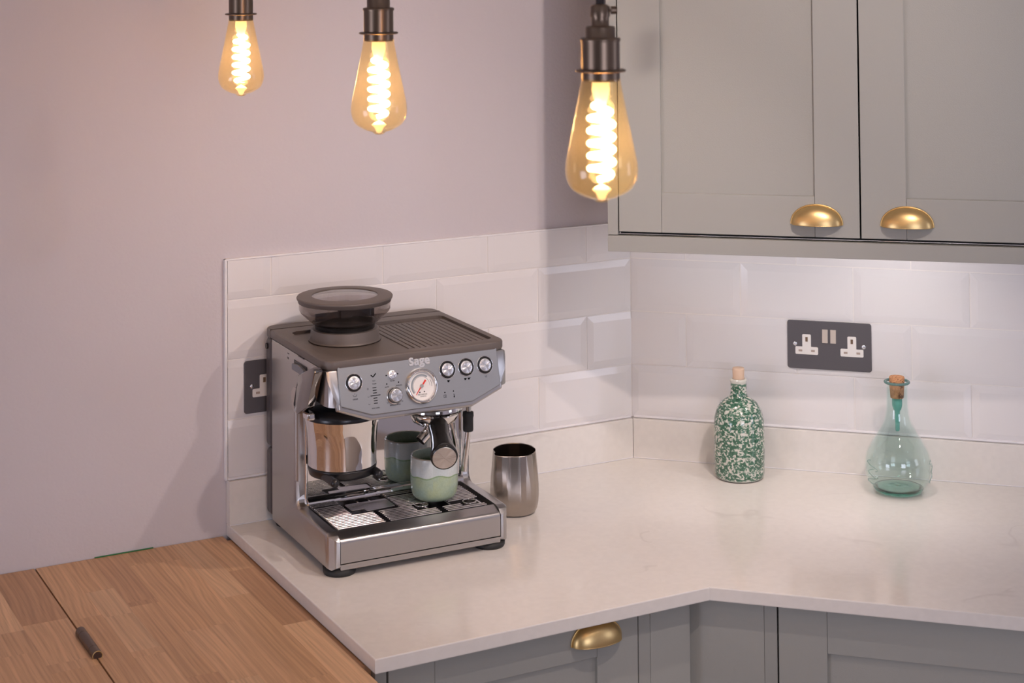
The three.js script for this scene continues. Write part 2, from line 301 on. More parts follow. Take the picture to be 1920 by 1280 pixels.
function door(parent, x0, x1, y0, y1, z, st, railTop, railBot, handle) {
  const d = new THREE.Group(); d.name = numbered('door'); parent.add(d);
  const g = 0.00025;
  part('stile', rspan(x0, x0 + st - g, y0, y1, z - 0.02, z, 0.0009), M.cabinet, d); part('stile', rspan(x1 - st + g, x1, y0, y1, z - 0.02, z, 0.0009), M.cabinet, d);
  part('rail', rspan(x0 + st, x1 - st, y1 - railTop, y1, z - 0.02, z - 0.0001, 0.0009), M.cabinet, d); part('rail', rspan(x0 + st, x1 - st, y0, y0 + railBot, z - 0.02, z - 0.0001, 0.0009), M.cabinet, d);
  part('door_panel', span(x0 + st - 0.005, x1 - st + 0.005, y0 + railBot - 0.005, y1 - railTop + 0.005, z - 0.016, z - 0.0065), M.cabinet, d);
  if (handle) { const h = part('cup_handle', cupShape, M.brass, d, handle); h.userData.label = 'brushed brass cup handle'; }
  return d;
}
{
  const o = V3(-0.0592, CT + 0.4367, 0.3472);
  const t = thing('wall_cupboard', 'greige shaker wall cupboard with two brass cup handles', 'cupboard', o, -13 * Math.PI / 180);
  const W = 0.808, H = ROOM_H - CT - 0.4367 - 0.12;
  part('end_panel', rspan(0, 0.0172, 0.0275, H, -0.335, -0.0005, 0.0008), M.cabinet, t);
  part('carcass', merge([span(0.0176, W, 0.0325, 0.05, -0.335, -0.026), span(0.0176, W, 0.05, H, -0.345, -0.33), span(W - 0.016, W, 0.05, H, -0.335, -0.026), span(0.0176, W, H - 0.016, H, -0.335, -0.026), span(0.0176, 0.030, 0.05, H - 0.02, -0.335, -0.026)]), M.cabinet, t);
  part('gap_shade', merge([span(0.03, W - 0.016, 0.05, H - 0.016, -0.034, -0.030), span(0.0178, W, 0.0266, 0.06, -0.0258, -0.0242)]), M.gapShade, t);  // black sheets paint the shade behind the doors and above the pelmet
  part('pelmet', rspan(0, W, 0, 0.0263, -0.022, 0.0008, 0.001), M.cabinet, t);
  door(t, 0.0189, 0.4121, 0.0330, H - 0.003, -0.0015, 0.0715, 0.066, 0.0657, [0.3437, 0.0540, -0.0015]);
  door(t, 0.4146, W, 0.0330, H - 0.003, -0.0015, 0.0715, 0.066, 0.0657, [0.4868, 0.0540, -0.0015]);
  for (const [along, k, where] of [[0.46, 1, 'above the double socket'], [0.13, 0.5, 'an added fill near the tiled corner']]) {  // the corner light is added to brighten the tiles there
    const pk = thing('cabinet_light', 'small round light under the wall cupboard, ' + where, 'light', V3(0, 0, 0), -13 * Math.PI / 180);
    const c = o.clone().add(V3(along * Math.cos(0.2269), 0, along * Math.sin(0.2269))).add(V3(0.075 * Math.sin(0.2269), 0, -0.075 * Math.cos(0.2269)));
    pk.position.set(c.x, CT + 0.4367 + 0.0325, c.z);
    part('housing', lathe([[0.0001, 0], [0.033, 0], [0.033, -0.009], [0.028, -0.011], [0.0265, -0.009], [0.0001, -0.009]], 40), M.satin, pk);
    part('lens', new THREE.CylinderGeometry(0.026, 0.026, 0.001, 32).translate(0, -0.0096, 0), std([1, 1, 1], 0.5, 0, { emissive: lin(1, 0.9, 0.82), emissiveIntensity: 4 * k }), pk);
    const l = new THREE.SpotLight(lin(...K.puckColor), K.puck * 4 * k, 0, 1.25, 0.8, 2); l.position.set(c.x, CT + 0.4367 + 0.019, c.z); l.target.position.set(c.x + 0.05, CT + 0.12, c.z - 0.25); l.castShadow = true; l.shadow.radius = 1.2; scene.add(l, l.target);
  }
}
{
  const bt = -0.0212, fl = -CT;
  const t = thing('base_cabinet', 'greige shaker base cabinet under the coffee machine, with one brass cup handle', 'cabinet', frameL.p(0, 0, 0), A);
  t.position.y = CT;
  part('end_panel', rspan(-0.773, -0.7562, fl, bt, 0.02, 0.594, 0.0008), M.cabinet, t);
  part('carcass', merge([span(-0.7555, -0.74, fl + 0.1, bt, 0.02, 0.57), span(-0.37, -0.355, fl + 0.1, bt, 0.02, 0.57), span(-0.7555, -0.355, fl + 0.1, fl + 0.118, 0.02, 0.57), span(-0.7555, -0.355, bt - 0.018, bt, 0.02, 0.569), span(-0.7555, -0.355, fl + 0.1, bt, 0.01, 0.02)]), M.cabinet, t);
  part('gap_shade', span(-0.7555, -0.3445, fl + 0.1, bt - 0.001, 0.566, 0.571), M.gapShade, t);  // black sheet as painted shade behind the door joints
  part('plinth', span(-0.756, -0.28, fl, fl + 0.099, 0.50, 0.518), M.cabinet, t);
  door(t, -0.7537, -0.3590, fl + 0.105, bt - 0.002, 0.595, 0.0690, 0.0525, 0.066, [-0.4295, -0.0530, 0.595]);
  part('filler', rspan(-0.3572, -0.3371, fl + 0.1, bt, 0.573, 0.594, 0.0008), M.cabinet, t);
  part('corner_post', rspan(-0.3368, -0.268, fl + 0.1, bt, 0.573, 0.5942, 0.0008), M.cabinet, t);
  const u = thing('base_cabinet', 'greige shaker base cabinet right of the inner corner, wide corner panel, no handle', 'cabinet', frameR.p(0, 0, 0), -B);
  u.position.y = CT;
  part('corner_post', rspan(0.2035, 0.3263, fl + 0.1, bt, 0.573, 0.5942, 0.0008), M.cabinet, u);
  part('filler', rspan(0.3266, 0.3452, fl + 0.1, bt, 0.573, 0.5945, 0.0008), M.cabinet, u);
  part('carcass', merge([span(0.346, 0.362, fl + 0.1, bt, 0.02, 0.57), span(0.93, 0.946, fl + 0.1, bt, 0.02, 0.57), span(0.346, 0.946, fl + 0.1, fl + 0.118, 0.02, 0.57), span(0.346, 0.946, bt - 0.018, bt, 0.02, 0.569), span(0.346, 0.946, fl + 0.1, bt, 0.01, 0.02)]), M.cabinet, u);
  part('gap_shade', span(0.346, 0.946, fl + 0.1, bt - 0.001, 0.566, 0.571), M.gapShade, u);  // same painted shade behind the right-hand door
  part('plinth', span(0.21, 0.946, fl, fl + 0.099, 0.50, 0.518), M.cabinet, u);
  door(u, 0.3475, 0.9445, fl + 0.105, bt - 0.002, 0.595, 0.0708, 0.066, 0.066, null);
}

// ---------------------------------------------------------------- sockets
function socket(label, pos, yaw) {
  const t = thing('double_socket', label, 'socket', pos, yaw);
  part('face_plate', extr(rounded([[-0.0748, -0.0432], [0.0748, -0.0432], [0.0748, 0.0432], [-0.0748, 0.0432]], 0.005), 0.0028, 0.0008), M.gunmetal, t);
  for (const s of [-1, 1]) {
    const x = s * 0.0402, w = 0.0078, b = 0.0203, y0 = -0.0172, y1 = -0.0035, y2 = 0.0187;
    const i = part('insert', extr(rounded([[-b, y0], [b, y0], [b, y1], [w, y1], [w, y2], [-w, y2], [-w, y1], [-b, y1]], [0.002, 0.002, 0.002, 0.0005, 0.002, 0.002, 0.0005, 0.002], 3), 0.0012, 0.0003), M.socketWhite, t, [x, 0, 0.0024]);
    part('earth_slot', span(-0.0021, 0.0021, 0.0058, 0.0138, 0, 0.0016), M.slot, i);
    for (const q of [-1, 1]) part('pin_slot', span(q * 0.0112 - 0.0033, q * 0.0112 + 0.0033, -0.0122, -0.0086, 0, 0.0016), std([0.42, 0.33, 0.28], 0.6), i);
    part('rocker', extrX([[0, -0.0118], [0.0042, -0.0118], [0.0024, 0.0118], [0, 0.0118]], -0.005, 0.005, 0.0004), M.nickel, t, [s * 0.0073, 0.0172, 0.002]);
    part('screw', merge([lathe([[0.0001, 0.0016], [0.0022, 0.0014], [0.0036, 0.0006], [0.0038, 0]], 20).rotateX(Math.PI / 2), box(0.005, 0.0007, 0.0004, 0, 0, 0.0016)]), M.screw, t, [s * 0.061, 0.0012, 0.0026], [0, 0, 0.7 * s]);
  }
  return t;
}
socket('dark metal double socket on the right wall, above the green bottle and clear flask', frameR.p(0.3675, 0.2236, 0.0087), -B);
socket('dark metal double socket half hidden behind the coffee machine', frameL.p(-0.6814, 0.2195, 0.0087), A);

// ---------------------------------------------------------------- pendant lamps
const bulbProfile = smooth([[0.0172, 0.1085], [0.0178, 0.104], [0.0205, 0.090], [0.0245, 0.070], [0.0288, 0.049], [0.0318, 0.033], [0.0312, 0.022], [0.0265, 0.0125], [0.017, 0.0065], [0.0085, 0.0035], [0.005, 0.0012], [0.0001, 0]], 60);
const bulbGeo = lathe(bulbProfile, 72);
const coil = (() => {
  const p = []; for (let k = 0; k <= 220; k++) { const s = k / 220, a = s * 2 * Math.PI * 6, r = 0.0103 * Math.min(1, 0.55 + s * 2.2) * (s > 0.9 ? 1 - (s - 0.9) * 3.5 : 1); p.push([r * Math.cos(a), 0.087 - 0.066 * s, r * Math.sin(a)]); }
  return tube(p, 0.0029, 360, 8);
})();
function pendant(label, x, z, tipY) {
  const t = thing('pendant_lamp', label, 'pendant lamp', V3(x, CT + tipY, z), rr(0, 6), 'filament bulb pendants hanging in a row');
  delete t.userData.group;
  const b = part('bulb', bulbGeo, M.bulbGlass, t); b.userData.label = 'amber glass teardrop bulb';
  part('filament', coil, M.filament, b); part('stem', lathe([[0.0001, 0.112], [0.0075, 0.110], [0.008, 0.098], [0.0052, 0.088], [0.003, 0.078], [0.0001, 0.077]], 24), M.stem, b);
  part('end_drop', lathe([[0.0001, 0.0166], [0.0055, 0.014], [0.0085, 0.0115], [0.0055, 0.009], [0.004, 0.006], [0.003, 0.003], [0.0001, 0.002]], 24), M.stem, b);
  const h = part('lamp_holder', lathe([[0.0165, 0.1065], [0.0170, 0.1085], [0.0170, 0.1430], [0.0178, 0.1440], [0.0178, 0.1462], [0.0165, 0.1470], [0.0132, 0.1474], [0.0132, 0.1565], [0.0118, 0.1580], [0.0078, 0.1585], [0.0078, 0.1665], [0.0088, 0.1672], [0.0085, 0.177], [0.005, 0.179], [0.0035, 0.179]], 48), M.bronze, t);
  { const p = h.geometry.attributes.position; for (let i = 0; i < p.count; i++) if (p.getY(i) > 0.117) p.setY(i, 0.117 + (p.getY(i) - 0.117) * 0.92); }
  part('shade_ring', lathe([[0.017, 0.1148], [0.0215, 0.1145], [0.0226, 0.1156], [0.0215, 0.1168], [0.017, 0.1170]], 48), M.bronze, h);
  part('clamp_screw', merge([new THREE.CylinderGeometry(0.0036, 0.0036, 0.005, 16).rotateZ(Math.PI / 2).translate(0.012, 0.1685, 0), new THREE.CylinderGeometry(0.0014, 0.0014, 0.006, 10).rotateZ(Math.PI / 2).translate(0.0085, 0.1685, 0)]), M.bronze, h);
  h.rotation.y = 0.1 - t.rotation.y;
  const top = ROOM_H - CT - tipY;
  part('cord', new THREE.CylinderGeometry(0.0038, 0.0038, top - 0.193, 14).translate(0, (top - 0.02 + 0.173) / 2, 0), M.cord, t);
  part('ceiling_rose', lathe([[0.006, top - 0.022], [0.03, top - 0.02], [0.045, top - 0.012], [0.05, top - 0.0005], [0.0001, top - 0.0005]], 40), M.bronze, t);
  const l = new THREE.PointLight(lin(...K.bulbColor), K.bulb, 0, 2); l.position.set(x, CT + tipY + 0.052, z); l.castShadow = true; l.shadow.radius = 0.5; scene.add(l);
}
pendant('nearest and largest amber filament pendant, hanging in front of the wall cupboard', -0.1377, 1.7059, 0.7156);
pendant('middle amber filament pendant, hanging above the coffee machine in front of plain wall', -0.3679, 1.2609, 0.7293);
pendant('farthest amber filament pendant, the leftmost and smallest of the three', -0.5977, 0.8019, 0.7360);

// ---------------------------------------------------------------- ceiling downlights (outside the frame; they cast the photograph's shadows)
K.downlights.forEach(([x, z, cd, where], i) => {
  const t = thing('downlight', 'round recessed ceiling downlight with a white rim, ' + where, 'downlight', V3(x, ROOM_H, z));
  part('rim', lathe([[0.030, -0.001], [0.045, -0.001], [0.043, -0.005], [0.032, -0.006], [0.030, -0.003]], 40), M.white, t);
  part('lens', new THREE.CylinderGeometry(0.0305, 0.0305, 0.002, 32).translate(0, -0.002, 0), std([1, 1, 1], 0.5, 0, { emissive: lin(1, 0.86, 0.74), emissiveIntensity: 30 }), t);
  const l = new THREE.SpotLight(lin(...K.downColor), cd, 0, i < 1 ? 0.56 : 1.0, 0.65, 2); l.position.set(x, ROOM_H - 0.008, z); l.target.position.set(i < 1 ? -0.1 : x, i < 1 ? CT + 0.45 : 0, i < 1 ? 0.15 : z); l.castShadow = true; l.shadow.radius = 1.2; scene.add(l, l.target);
});

// a small shaded lamp hanging over the corner, just above the frame: it throws the machine's shadow on the left wall
{
  const [x, y, z, cd] = K.hang, top = ROOM_H - CT - y;
  const t = thing('spot_pendant', 'slim dark spot pendant hanging in front of the wall cupboard, above the frame', 'pendant lamp', V3(x, CT + y, z));
  part('shade', lathe([[0.0085, 0], [0.0092, 0.0005], [0.0092, 0.028], [0.006, 0.033], [0.0001, 0.034], [0.0001, 0.032], [0.0084, 0.027], [0.0085, 0]], 32), M.bronze, t);
  part('lens', new THREE.CylinderGeometry(0.008, 0.008, 0.002, 24).translate(0, 0.003, 0), std([1, 1, 1], 0.5, 0, { emissive: lin(1, 0.86, 0.76), emissiveIntensity: 40 }), t);
  part('cord', new THREE.CylinderGeometry(0.0013, 0.0013, top - 0.033, 8).translate(0, (top + 0.033) / 2, 0), M.cord, t);
  const l = new THREE.SpotLight(lin(...K.downColor), cd, 0, 0.86, 0.6, 2); l.position.set(x, CT + y - 0.002, z); l.target.position.set(-0.45, CT - 0.05, 0.55); l.castShadow = true; l.shadow.radius = 0.5; scene.add(l, l.target);
}
// ---------------------------------------------------------------- green mottled bottle
{
  const t = thing('stoneware_bottle', 'white stoneware bottle mottled with dark green glaze and a pale stopper', 'bottle', V3(0.1825, CT, 0.1390));
  const pr = [[0.0001, 0.0005], [0.038, 0.0005], [0.0425, 0.003], [0.0440, 0.009], [0.0448, 0.04], [0.0448, 0.088], [0.0440, 0.103], [0.0400, 0.119], [0.0325, 0.131], [0.0225, 0.1385], [0.0160, 0.1425], [0.0142, 0.150], [0.0142, 0.166], [0.0148, 0.168], [0.0152, 0.1715], [0.0138, 0.1735], [0.0105, 0.1735], [0.0103, 0.160]];
  const pts = []; for (let i = 0; i + 1 < pr.length; i++) for (let k = 0; k < 4; k++) pts.push([pr[i][0] + (pr[i + 1][0] - pr[i][0]) * k / 4, pr[i][1] + (pr[i + 1][1] - pr[i][1]) * k / 4]); pts.push(pr[pr.length - 1]);
  const g = lathe(pts, 80), p = g.attributes.position, uv = g.attributes.uv; for (let i = 0; i < p.count; i++) uv.setY(i, p.getY(i) / 0.18);
  const map = tex(1024, 640, (u, v) => {
    const a = u * 2 * Math.PI, y = v * 0.18, r = y < 0.112 ? 0.044 : Math.max(0.0142, 0.044 - (y - 0.112) * 0.98), x = r * Math.cos(a), z = r * Math.sin(a), w = 0.006 * (fbm3(x * 120 + 9, y * 120, z * 120 + 7, 2) - 0.5);
    const n = fbm3((x + w) * 310 + 40, (y + w) * 400 + 40, (z - w) * 310 + 40, 3), lip = THREE.MathUtils.smoothstep(y, 0.164, 0.168), foot = 1 - THREE.MathUtils.smoothstep(y, 0.002, 0.006);
    const k = THREE.MathUtils.smoothstep(n, 0.37, 0.55) * (1 - lip) * (1 - foot), d = fbm3(x * 400 + 3, y * 400, z * 400, 2);
    const wht = [0.80, 0.80, 0.76], grn = [0.11 + 0.26 * d, 0.27 + 0.26 * d, 0.20 + 0.24 * d];
    return wht.map((c, i) => c + (grn[i] - c) * k);
  }, true);
  part('body', g, std([1, 1, 1], 0.12, 0, { map, clearcoat: 0.4, clearcoatRoughness: 0.05 }), t);
  part('stopper', lathe([[0.0001, 0.155], [0.0098, 0.155], [0.0106, 0.19], [0.0100, 0.1925], [0.0001, 0.193]], 32), M.corkPale, t);
}
// ---------------------------------------------------------------- clear flask
{
  const t = thing('glass_flask', 'clear greenish glass flask with a round belly, long neck and cork', 'bottle', V3(0.4449, CT, 0.2291));
  const sheet = std([0.948, 0.982, 0.972], 0.0, 0, { transmission: 1, thickness: 0, ior: 1.5 }), solid = std([0.86, 0.97, 0.94], 0.0, 0, { transmission: 1, thickness: 0.01, ior: 1.45, attenuationColor: lin(0.30, 0.68, 0.60), attenuationDistance: 0.05 });
  const outer = smooth([[0.0335, 0.0010], [0.0405, 0.0042], [0.0458, 0.0108], [0.0547, 0.026], [0.0567, 0.047], [0.0537, 0.066], [0.0440, 0.0845], [0.0328, 0.103], [0.0236, 0.121], [0.0198, 0.141], [0.0190, 0.160], [0.0188, 0.178], [0.0203, 0.187]], 72);
  const rOf = (y) => { for (const [r, h] of outer) if (h >= y) return r; return 0.02; };
  const body = part('body', lathe(outer, 96), sheet, t); body.userData.label = 'thin clear glass body with a green tinge';
  part('inner_wall', lathe(smooth([[0.0400, 0.0100], [0.0445, 0.0135], [0.0525, 0.026], [0.0546, 0.047], [0.0515, 0.066], [0.0418, 0.0845], [0.0306, 0.103], [0.0214, 0.121], [0.0177, 0.141], [0.0170, 0.160], [0.0168, 0.178]], 60), 96), std([0.90, 0.955, 0.945], 0.0, 0, { transmission: 1, thickness: 0, ior: 1.5 }), t);
  part('base_glass', lathe([[0.0001, 0.0040], [0.020, 0.0030], [0.0330, 0.0006], [0.0398, 0.0040], [0.0425, 0.0085], [0.034, 0.0085], [0.018, 0.0105], [0.0001, 0.0115]], 80), solid, t).userData.label = 'thick teal glass base';
  part('lip', new THREE.TorusGeometry(0.0200, 0.0024, 16, 72).rotateX(Math.PI / 2).translate(0, 0.1878, 0), std([0.26, 0.43, 0.41], 0.05, 0, { transmission: 0.65, thickness: 0 }), t).userData.label = 'dark teal glass lip';
  // raised emblem on both flanks of the belly
  const em = [];
  for (const s of [-1, 1]) for (let k = 0; k < 3; k++) {
    const pts = []; for (let j = 0; j <= 20; j++) { const q = j / 20, y = 0.020 + 0.012 * k + 0.016 * q, ph = (s < 0 ? Math.PI - 0.45 : 0.30) + (k === 1 ? 0.16 : 0.26) * Math.sin(q * 5.2 + k * 1.9) * (k % 2 ? -1 : 1), r = rOf(y) + 0.0002; pts.push([r * Math.cos(ph), y, r * Math.sin(ph)]); }
    em.push(tube(pts, 0.0009, 40, 6));
  }
  part('emblem_relief', merge(em), std([0.72, 0.82, 0.80], 0.05, 0, { transmission: 0.85, thickness: 0 }), t);
  part('stopper', lathe([[0.0001, 0.161], [0.0112, 0.161], [0.0130, 0.186], [0.0132, 0.1955], [0.0124, 0.197], [0.0001, 0.1972]], 32), M.cork, t);
  part('pourer', lathe([[0.0001, 0.160], [0.0085, 0.1595], [0.0088, 0.149], [0.0072, 0.142], [0.0046, 0.138], [0.0040, 0.12], [0.0038, 0.1065], [0.0030, 0.104], [0.0001, 0.1035]], 24), M.tealGlass, t);
}
// ---------------------------------------------------------------- milk jug
{
  const t = thing('milk_jug', 'brushed steel milk jug with a creased pouring spout, right of the coffee machine', 'jug', V3(-0.2181, CT, 0.3180));
  const prof = [[0.0001, 0.001], [0.030, 0.001], [0.0345, 0.0025], [0.0378, 0.008], [0.0400, 0.018], [0.0410, 0.030], [0.0408, 0.046], [0.0398, 0.062], [0.0382, 0.080], [0.0366, 0.098], [0.0362, 0.1015]];
  const full = [...prof, [0.0357, 0.1022], [0.0353, 0.1012], ...prof.slice(2, -1).reverse().map(([r, y]) => [r - 0.0009, y + 0.0005]), [0.0001, 0.003]];
  const g = lathe(full, 128), p = g.attributes.position, sp = -0.68;   // spout turned to the front left
  for (let i = 0; i < p.count; i++) {
    const x = p.getX(i), y = p.getY(i), z = p.getZ(i), r = Math.hypot(x, z); if (r < 0.001) continue;
    const th = Math.atan2(x, z), d = Math.abs(Math.atan2(Math.sin(th - sp), Math.cos(th - sp))), k = THREE.MathUtils.smoothstep(y, 0.012, 0.075);
    const bump = Math.max(0, 1 - d / 0.52), pinch = -0.0022 * Math.exp(-(((d - 0.62) / 0.3) ** 2)), f = 1 + (0.0115 * bump + pinch) * k / r;
    p.setXYZ(i, x * f, y + (y > 0.095 ? 0.0025 * bump - 0.0015 * Math.cos(th) : 0), z * f);
  }
  g.computeVertexNormals();
  part('body', creased(g, 0.35), std([0.44, 0.39, 0.35], 0.22, 1, { anisotropy: 0.4 }), t);
}

// ---------------------------------------------------------------- coffee machine
const font = await new FontLoader().loadAsync('fonts/droid/droid_sans_bold.typeface.json');
const YM = 26.73 * Math.PI / 180, OM = V3(-0.3595, CT, 0.5588);
const mp = (x, y, z) => V3(OM.x + x * Math.cos(YM) + z * Math.sin(YM), CT + y, OM.z - x * Math.sin(YM) + z * Math.cos(YM));
{
  const t = thing('coffee_machine', 'brushed steel espresso machine with bean hopper, gauge and drip tray', 'coffee machine', OM, YM);
  const H = 0.152, TH = 15.3 * Math.PI / 180;
  // steel shell: plan, side profile and front view cut from one another
  const plan = rounded([[-H, -0.268], [H, -0.268], [H, 0], [-H, 0]], [0.001, 0.001, 0.021, 0.021], 8);
  const prof = rounded([[-0.268, 0.0115], [-0.006, 0.0115], [0, 0.0165], [0, 0.0535], [-0.014, 0.0642], [-0.12, 0.0652], [-0.15, 0.0655], [-0.15, 0.234], [0.0062, 0.234], [-0.0140, 0.3065], [-0.268, 0.3065]], [0, 0.004, 0.004, 0.009, 0.02, 0.03, 0.014, 0.004, 0.003, 0.003, 0], 6);
  let b = csg(extrY(plan, 0.005, 0.3064), INTERSECTION, extrX(prof, -H, H, 0.0055));
  b = csg(b, SUBTRACTION, span(-0.1345, 0.1345, 0.0195, 0.09, -0.149, 0.05));                     // seat of the drip tray
  b = csg(b, SUBTRACTION, extr([[-0.2, 0.2545], [-0.2, 0.2], [-0.0835, 0.2], [-0.0835, 0.234], [-0.139, 0.2528]], 0.13).translate(0, 0, -0.1));
  b = csg(b, SUBTRACTION, extr([[0.2, 0.2565], [0.2, 0.2], [0.0835, 0.2], [0.0835, 0.234], [0.139, 0.2545]], 0.13).translate(0, 0, -0.1));
  // rounded upright edges of the rear body beside the brewing space
  for (const s of [-1, 1]) { const c = rounded([[s * 0.16, -0.14], [s * 0.135, -0.14], [s * 0.135, -0.150], [s * 0.152, -0.150], [s * 0.152, -0.19], [s * 0.16, -0.19]], [0, 0, 0, 0.0165, 0, 0], 8); b = csg(b, SUBTRACTION, extrY(s < 0 ? c : c.reverse(), 0.105, 0.236)); }
  const shell = part('shell', creased(b.geometry, 0.45), M.steel, t); shell.userData.label = 'brushed stainless steel body shell';
  part('base_strip', rspan(-0.134, 0.134, 0.0105, 0.0186, -0.03, -0.0003, 0.002), M.steel, t);
  // mirror back of the brewing space, rolled at its foot
  part('back_mirror', span(-0.1355, 0.1355, 0.063, 0.2335, -0.152, -0.1495), M.chrome, t);
  part('rolled_foot', extrX(rounded([[-0.1495, 0.0560], [-0.1375, 0.0560], [-0.1375, 0.0755], [-0.1495, 0.0785]], [0, 0.001, 0.0075, 0.001], 8), -0.1344, 0.1344), M.chrome, t);
  for (const s of [-1, 1]) part('frame_edge', rspan(s < 0 ? -0.1375 : 0.1325, s < 0 ? -0.1325 : 0.1375, 0.0655, 0.2338, -0.1500, -0.1455, 0.002, 3), M.chrome, t);
  // rear tank and dark top
  part('water_tank', merge([rspan(-0.1505, 0.1505, 0.0150, 0.1245, -0.3005, -0.2685, 0.009, 4), rspan(-0.1512, 0.1512, 0.1255, 0.3045, -0.3005, -0.2685, 0.009, 4)]), M.darkPlastic, t);
  for (const y of [0.29]) part('tank_button', new THREE.CylinderGeometry(0.005, 0.005, 0.003, 20).rotateZ(Math.PI / 2).translate(-0.152, y, -0.288), M.black, t);
  let top = csg(extrY(rounded([[-0.1535, -0.2672], [0.1535, -0.2672], [0.1535, -0.0105], [-0.1535, -0.0105]], [0.002, 0.002, 0.024, 0.024], 8), 0.3062, 0.3205, 0.0035, 3), SUBTRACTION,
    extrY(rounded([[0.0, -0.236], [0.140, -0.236], [0.140, -0.034], [-0.115, -0.034], [-0.13, -0.052], [-0.13, -0.23], [-0.118, -0.236]], [0.001, 0.012, 0.012, 0.02, 0.01, 0.01, 0.006], 6), 0.3160, 0.33));
  const tc = part('top_cover', creased(top.geometry, 0.4), M.darkTop, t); tc.userData.label = 'dark grey cup warming top';
  for (let k = 0; k < 14; k++) { const x = 0.0 + k * 0.0099; part('rib', rspan(x, x + 0.0084, 0.3155, 0.3174, -0.222 , x < 0.005 ? -0.05 : -0.046, 0.001, 1), M.darkTop, tc); }
  part('rear_cover', extrY(rounded([[-0.1515, -0.301], [0.1515, -0.301], [0.1535, -0.2682], [-0.1535, -0.2682]], [0.018, 0.018, 0.001, 0.001], 6), 0.3052, 0.3205, 0.003, 2), M.darkTop, t);
  // hopper
  const hp = new THREE.Group(); hp.name = 'bean_hopper'; t.add(hp); hp.position.set(-0.0640, 0.3165, -0.160); hp.userData.label = 'smoked bean hopper with a dark lid';
  part('collar', lathe([[0.0001, 0], [0.058, 0], [0.058, 0.002], [0.0555, 0.004], [0.0545, 0.018], [0.052, 0.0195], [0.0001, 0.0195]], 64), M.darkTop, hp);
  part('hopper_neck', lathe([[0.0480, 0.0195], [0.0485, 0.026], [0.051, 0.0275], [0.0525, 0.029]], 64), M.blackGloss, hp);
  part('hopper_bowl', lathe([[0.0525, 0.0285], [0.0715, 0.0462], [0.0735, 0.0500], [0.0738, 0.0675]], 64), M.smoke, hp);
  part('bean_chute', lathe([[0.0001, 0.034], [0.02, 0.036], [0.0505, 0.0305], [0.0515, 0.029]], 48), M.black, hp);
  part('baffle', merge([box(0.018, 0.028, 0.014, 0, 0.047, 0), box(0.10, 0.012, 0.004, 0, 0.039, 0)]), M.darkPlastic, hp);
  part('lid', lathe([[0.0525, 0.0668], [0.0715, 0.0655], [0.0720, 0.0612], [0.0745, 0.0612], [0.0755, 0.0655], [0.0768, 0.0665], [0.0772, 0.0688], [0.0760, 0.0705], [0.0535, 0.0716], [0.0525, 0.0706], [0.0525, 0.0668]], 80), M.darkTop, hp);
  part('lid_window', lathe([[0.0001, 0.0726], [0.03, 0.0722], [0.0527, 0.0704]], 48), M.smoke, hp);
  // control panel
  const W = 0.268, PH = 0.0868;
  const cv = document.createElement('canvas'); cv.width = 1608; cv.height = 521; const cx = cv.getContext('2d'), S = 6000;
  const X = (x) => (x + W / 2) * S, Y = (y) => (PH - y) * S;
  cx.fillStyle = '#b6b7b7'; cx.fillRect(0, 0, cv.width, cv.height);
  for (let k = 0; k < 520; k++) { cx.fillStyle = 'rgba(' + (k % 2 ? '255,255,255' : '0,0,0') + ',' + (0.012 + 0.02 * hash(k, 3)).toFixed(3) + ')'; cx.fillRect(0, k, 1608, 1); }
  cx.fillStyle = '#141414'; cx.strokeStyle = '#141414'; cx.textAlign = 'center'; cx.textBaseline = 'middle';
  const txt = (s, x, y, mm) => { cx.font = 'bold ' + Math.round(mm * S / 1000) + 'px sans-serif'; cx.fillText(s, X(x), Y(y)); };
  const dot = (x, y, r) => { cx.beginPath(); cx.arc(X(x), Y(y), r * S, 0, 7); cx.fill(); };
  const ln = (x0, y0, x1, y1, w) => { cx.lineWidth = w * S; cx.beginPath(); cx.moveTo(X(x0), Y(y0)); cx.lineTo(X(x1), Y(y1)); cx.stroke(); };
  txt('GRIND', -0.1100, 0.0283, 2.6); ln(-0.1132, 0.0350, -0.1122, 0.0325, 0.0005); ln(-0.1070, 0.0350, -0.1080, 0.0325, 0.0005); ln(-0.1122, 0.0325, -0.1080, 0.0325, 0.0005); ln(-0.1101, 0.037, -0.1101, 0.0345, 0.0004);
  ln(-0.0816, 0.0605, -0.0782, 0.0572, 0.0016); ln(-0.0782, 0.0572, -0.0732, 0.0622, 0.0016);
  txt('TAMP', -0.0772, 0.0472, 2.5); cx.globalAlpha = 0.7; txt('TEST', -0.0775, 0.0515, 2.4); cx.globalAlpha = 1;
  for (let k = 0; k < 7; k++) { const y = 0.0415 - k * 0.0038, m = k === 3; ln(m ? -0.0852 : -0.0808, y, m ? -0.0690 : -0.0745, y, 0.0011); }
  txt('DOSE LEVEL', -0.0786, 0.0118, 2.4);
  for (const y of [0.0405, 0.0298, 0.019]) { cx.lineWidth = 2; cx.beginPath(); cx.arc(X(-0.0885), Y(y), 7, 0, Math.PI * (y > 0.03 ? 2 : 1)); cx.stroke(); }
  dot(-0.0565, 0.0570, 0.0011); dot(-0.0375, 0.0575, 0.0011); txt('FILTER', -0.0474, 0.0482, 2.3);
  dot(-0.0570, 0.0445, 0.0011); dot(-0.0375, 0.0450, 0.0011); txt('AUTO', -0.0573, 0.0400, 2.5); txt('MANUAL', -0.0372, 0.0405, 2.5);
  txt('MANUAL DOSE', -0.0467, 0.0128, 2.5); txt('20', -0.0345, 0.0168, 2.1); cx.lineWidth = 2.5; cx.beginPath(); cx.arc(X(-0.0585), Y(0.0178), 8, 0, Math.PI); cx.stroke();
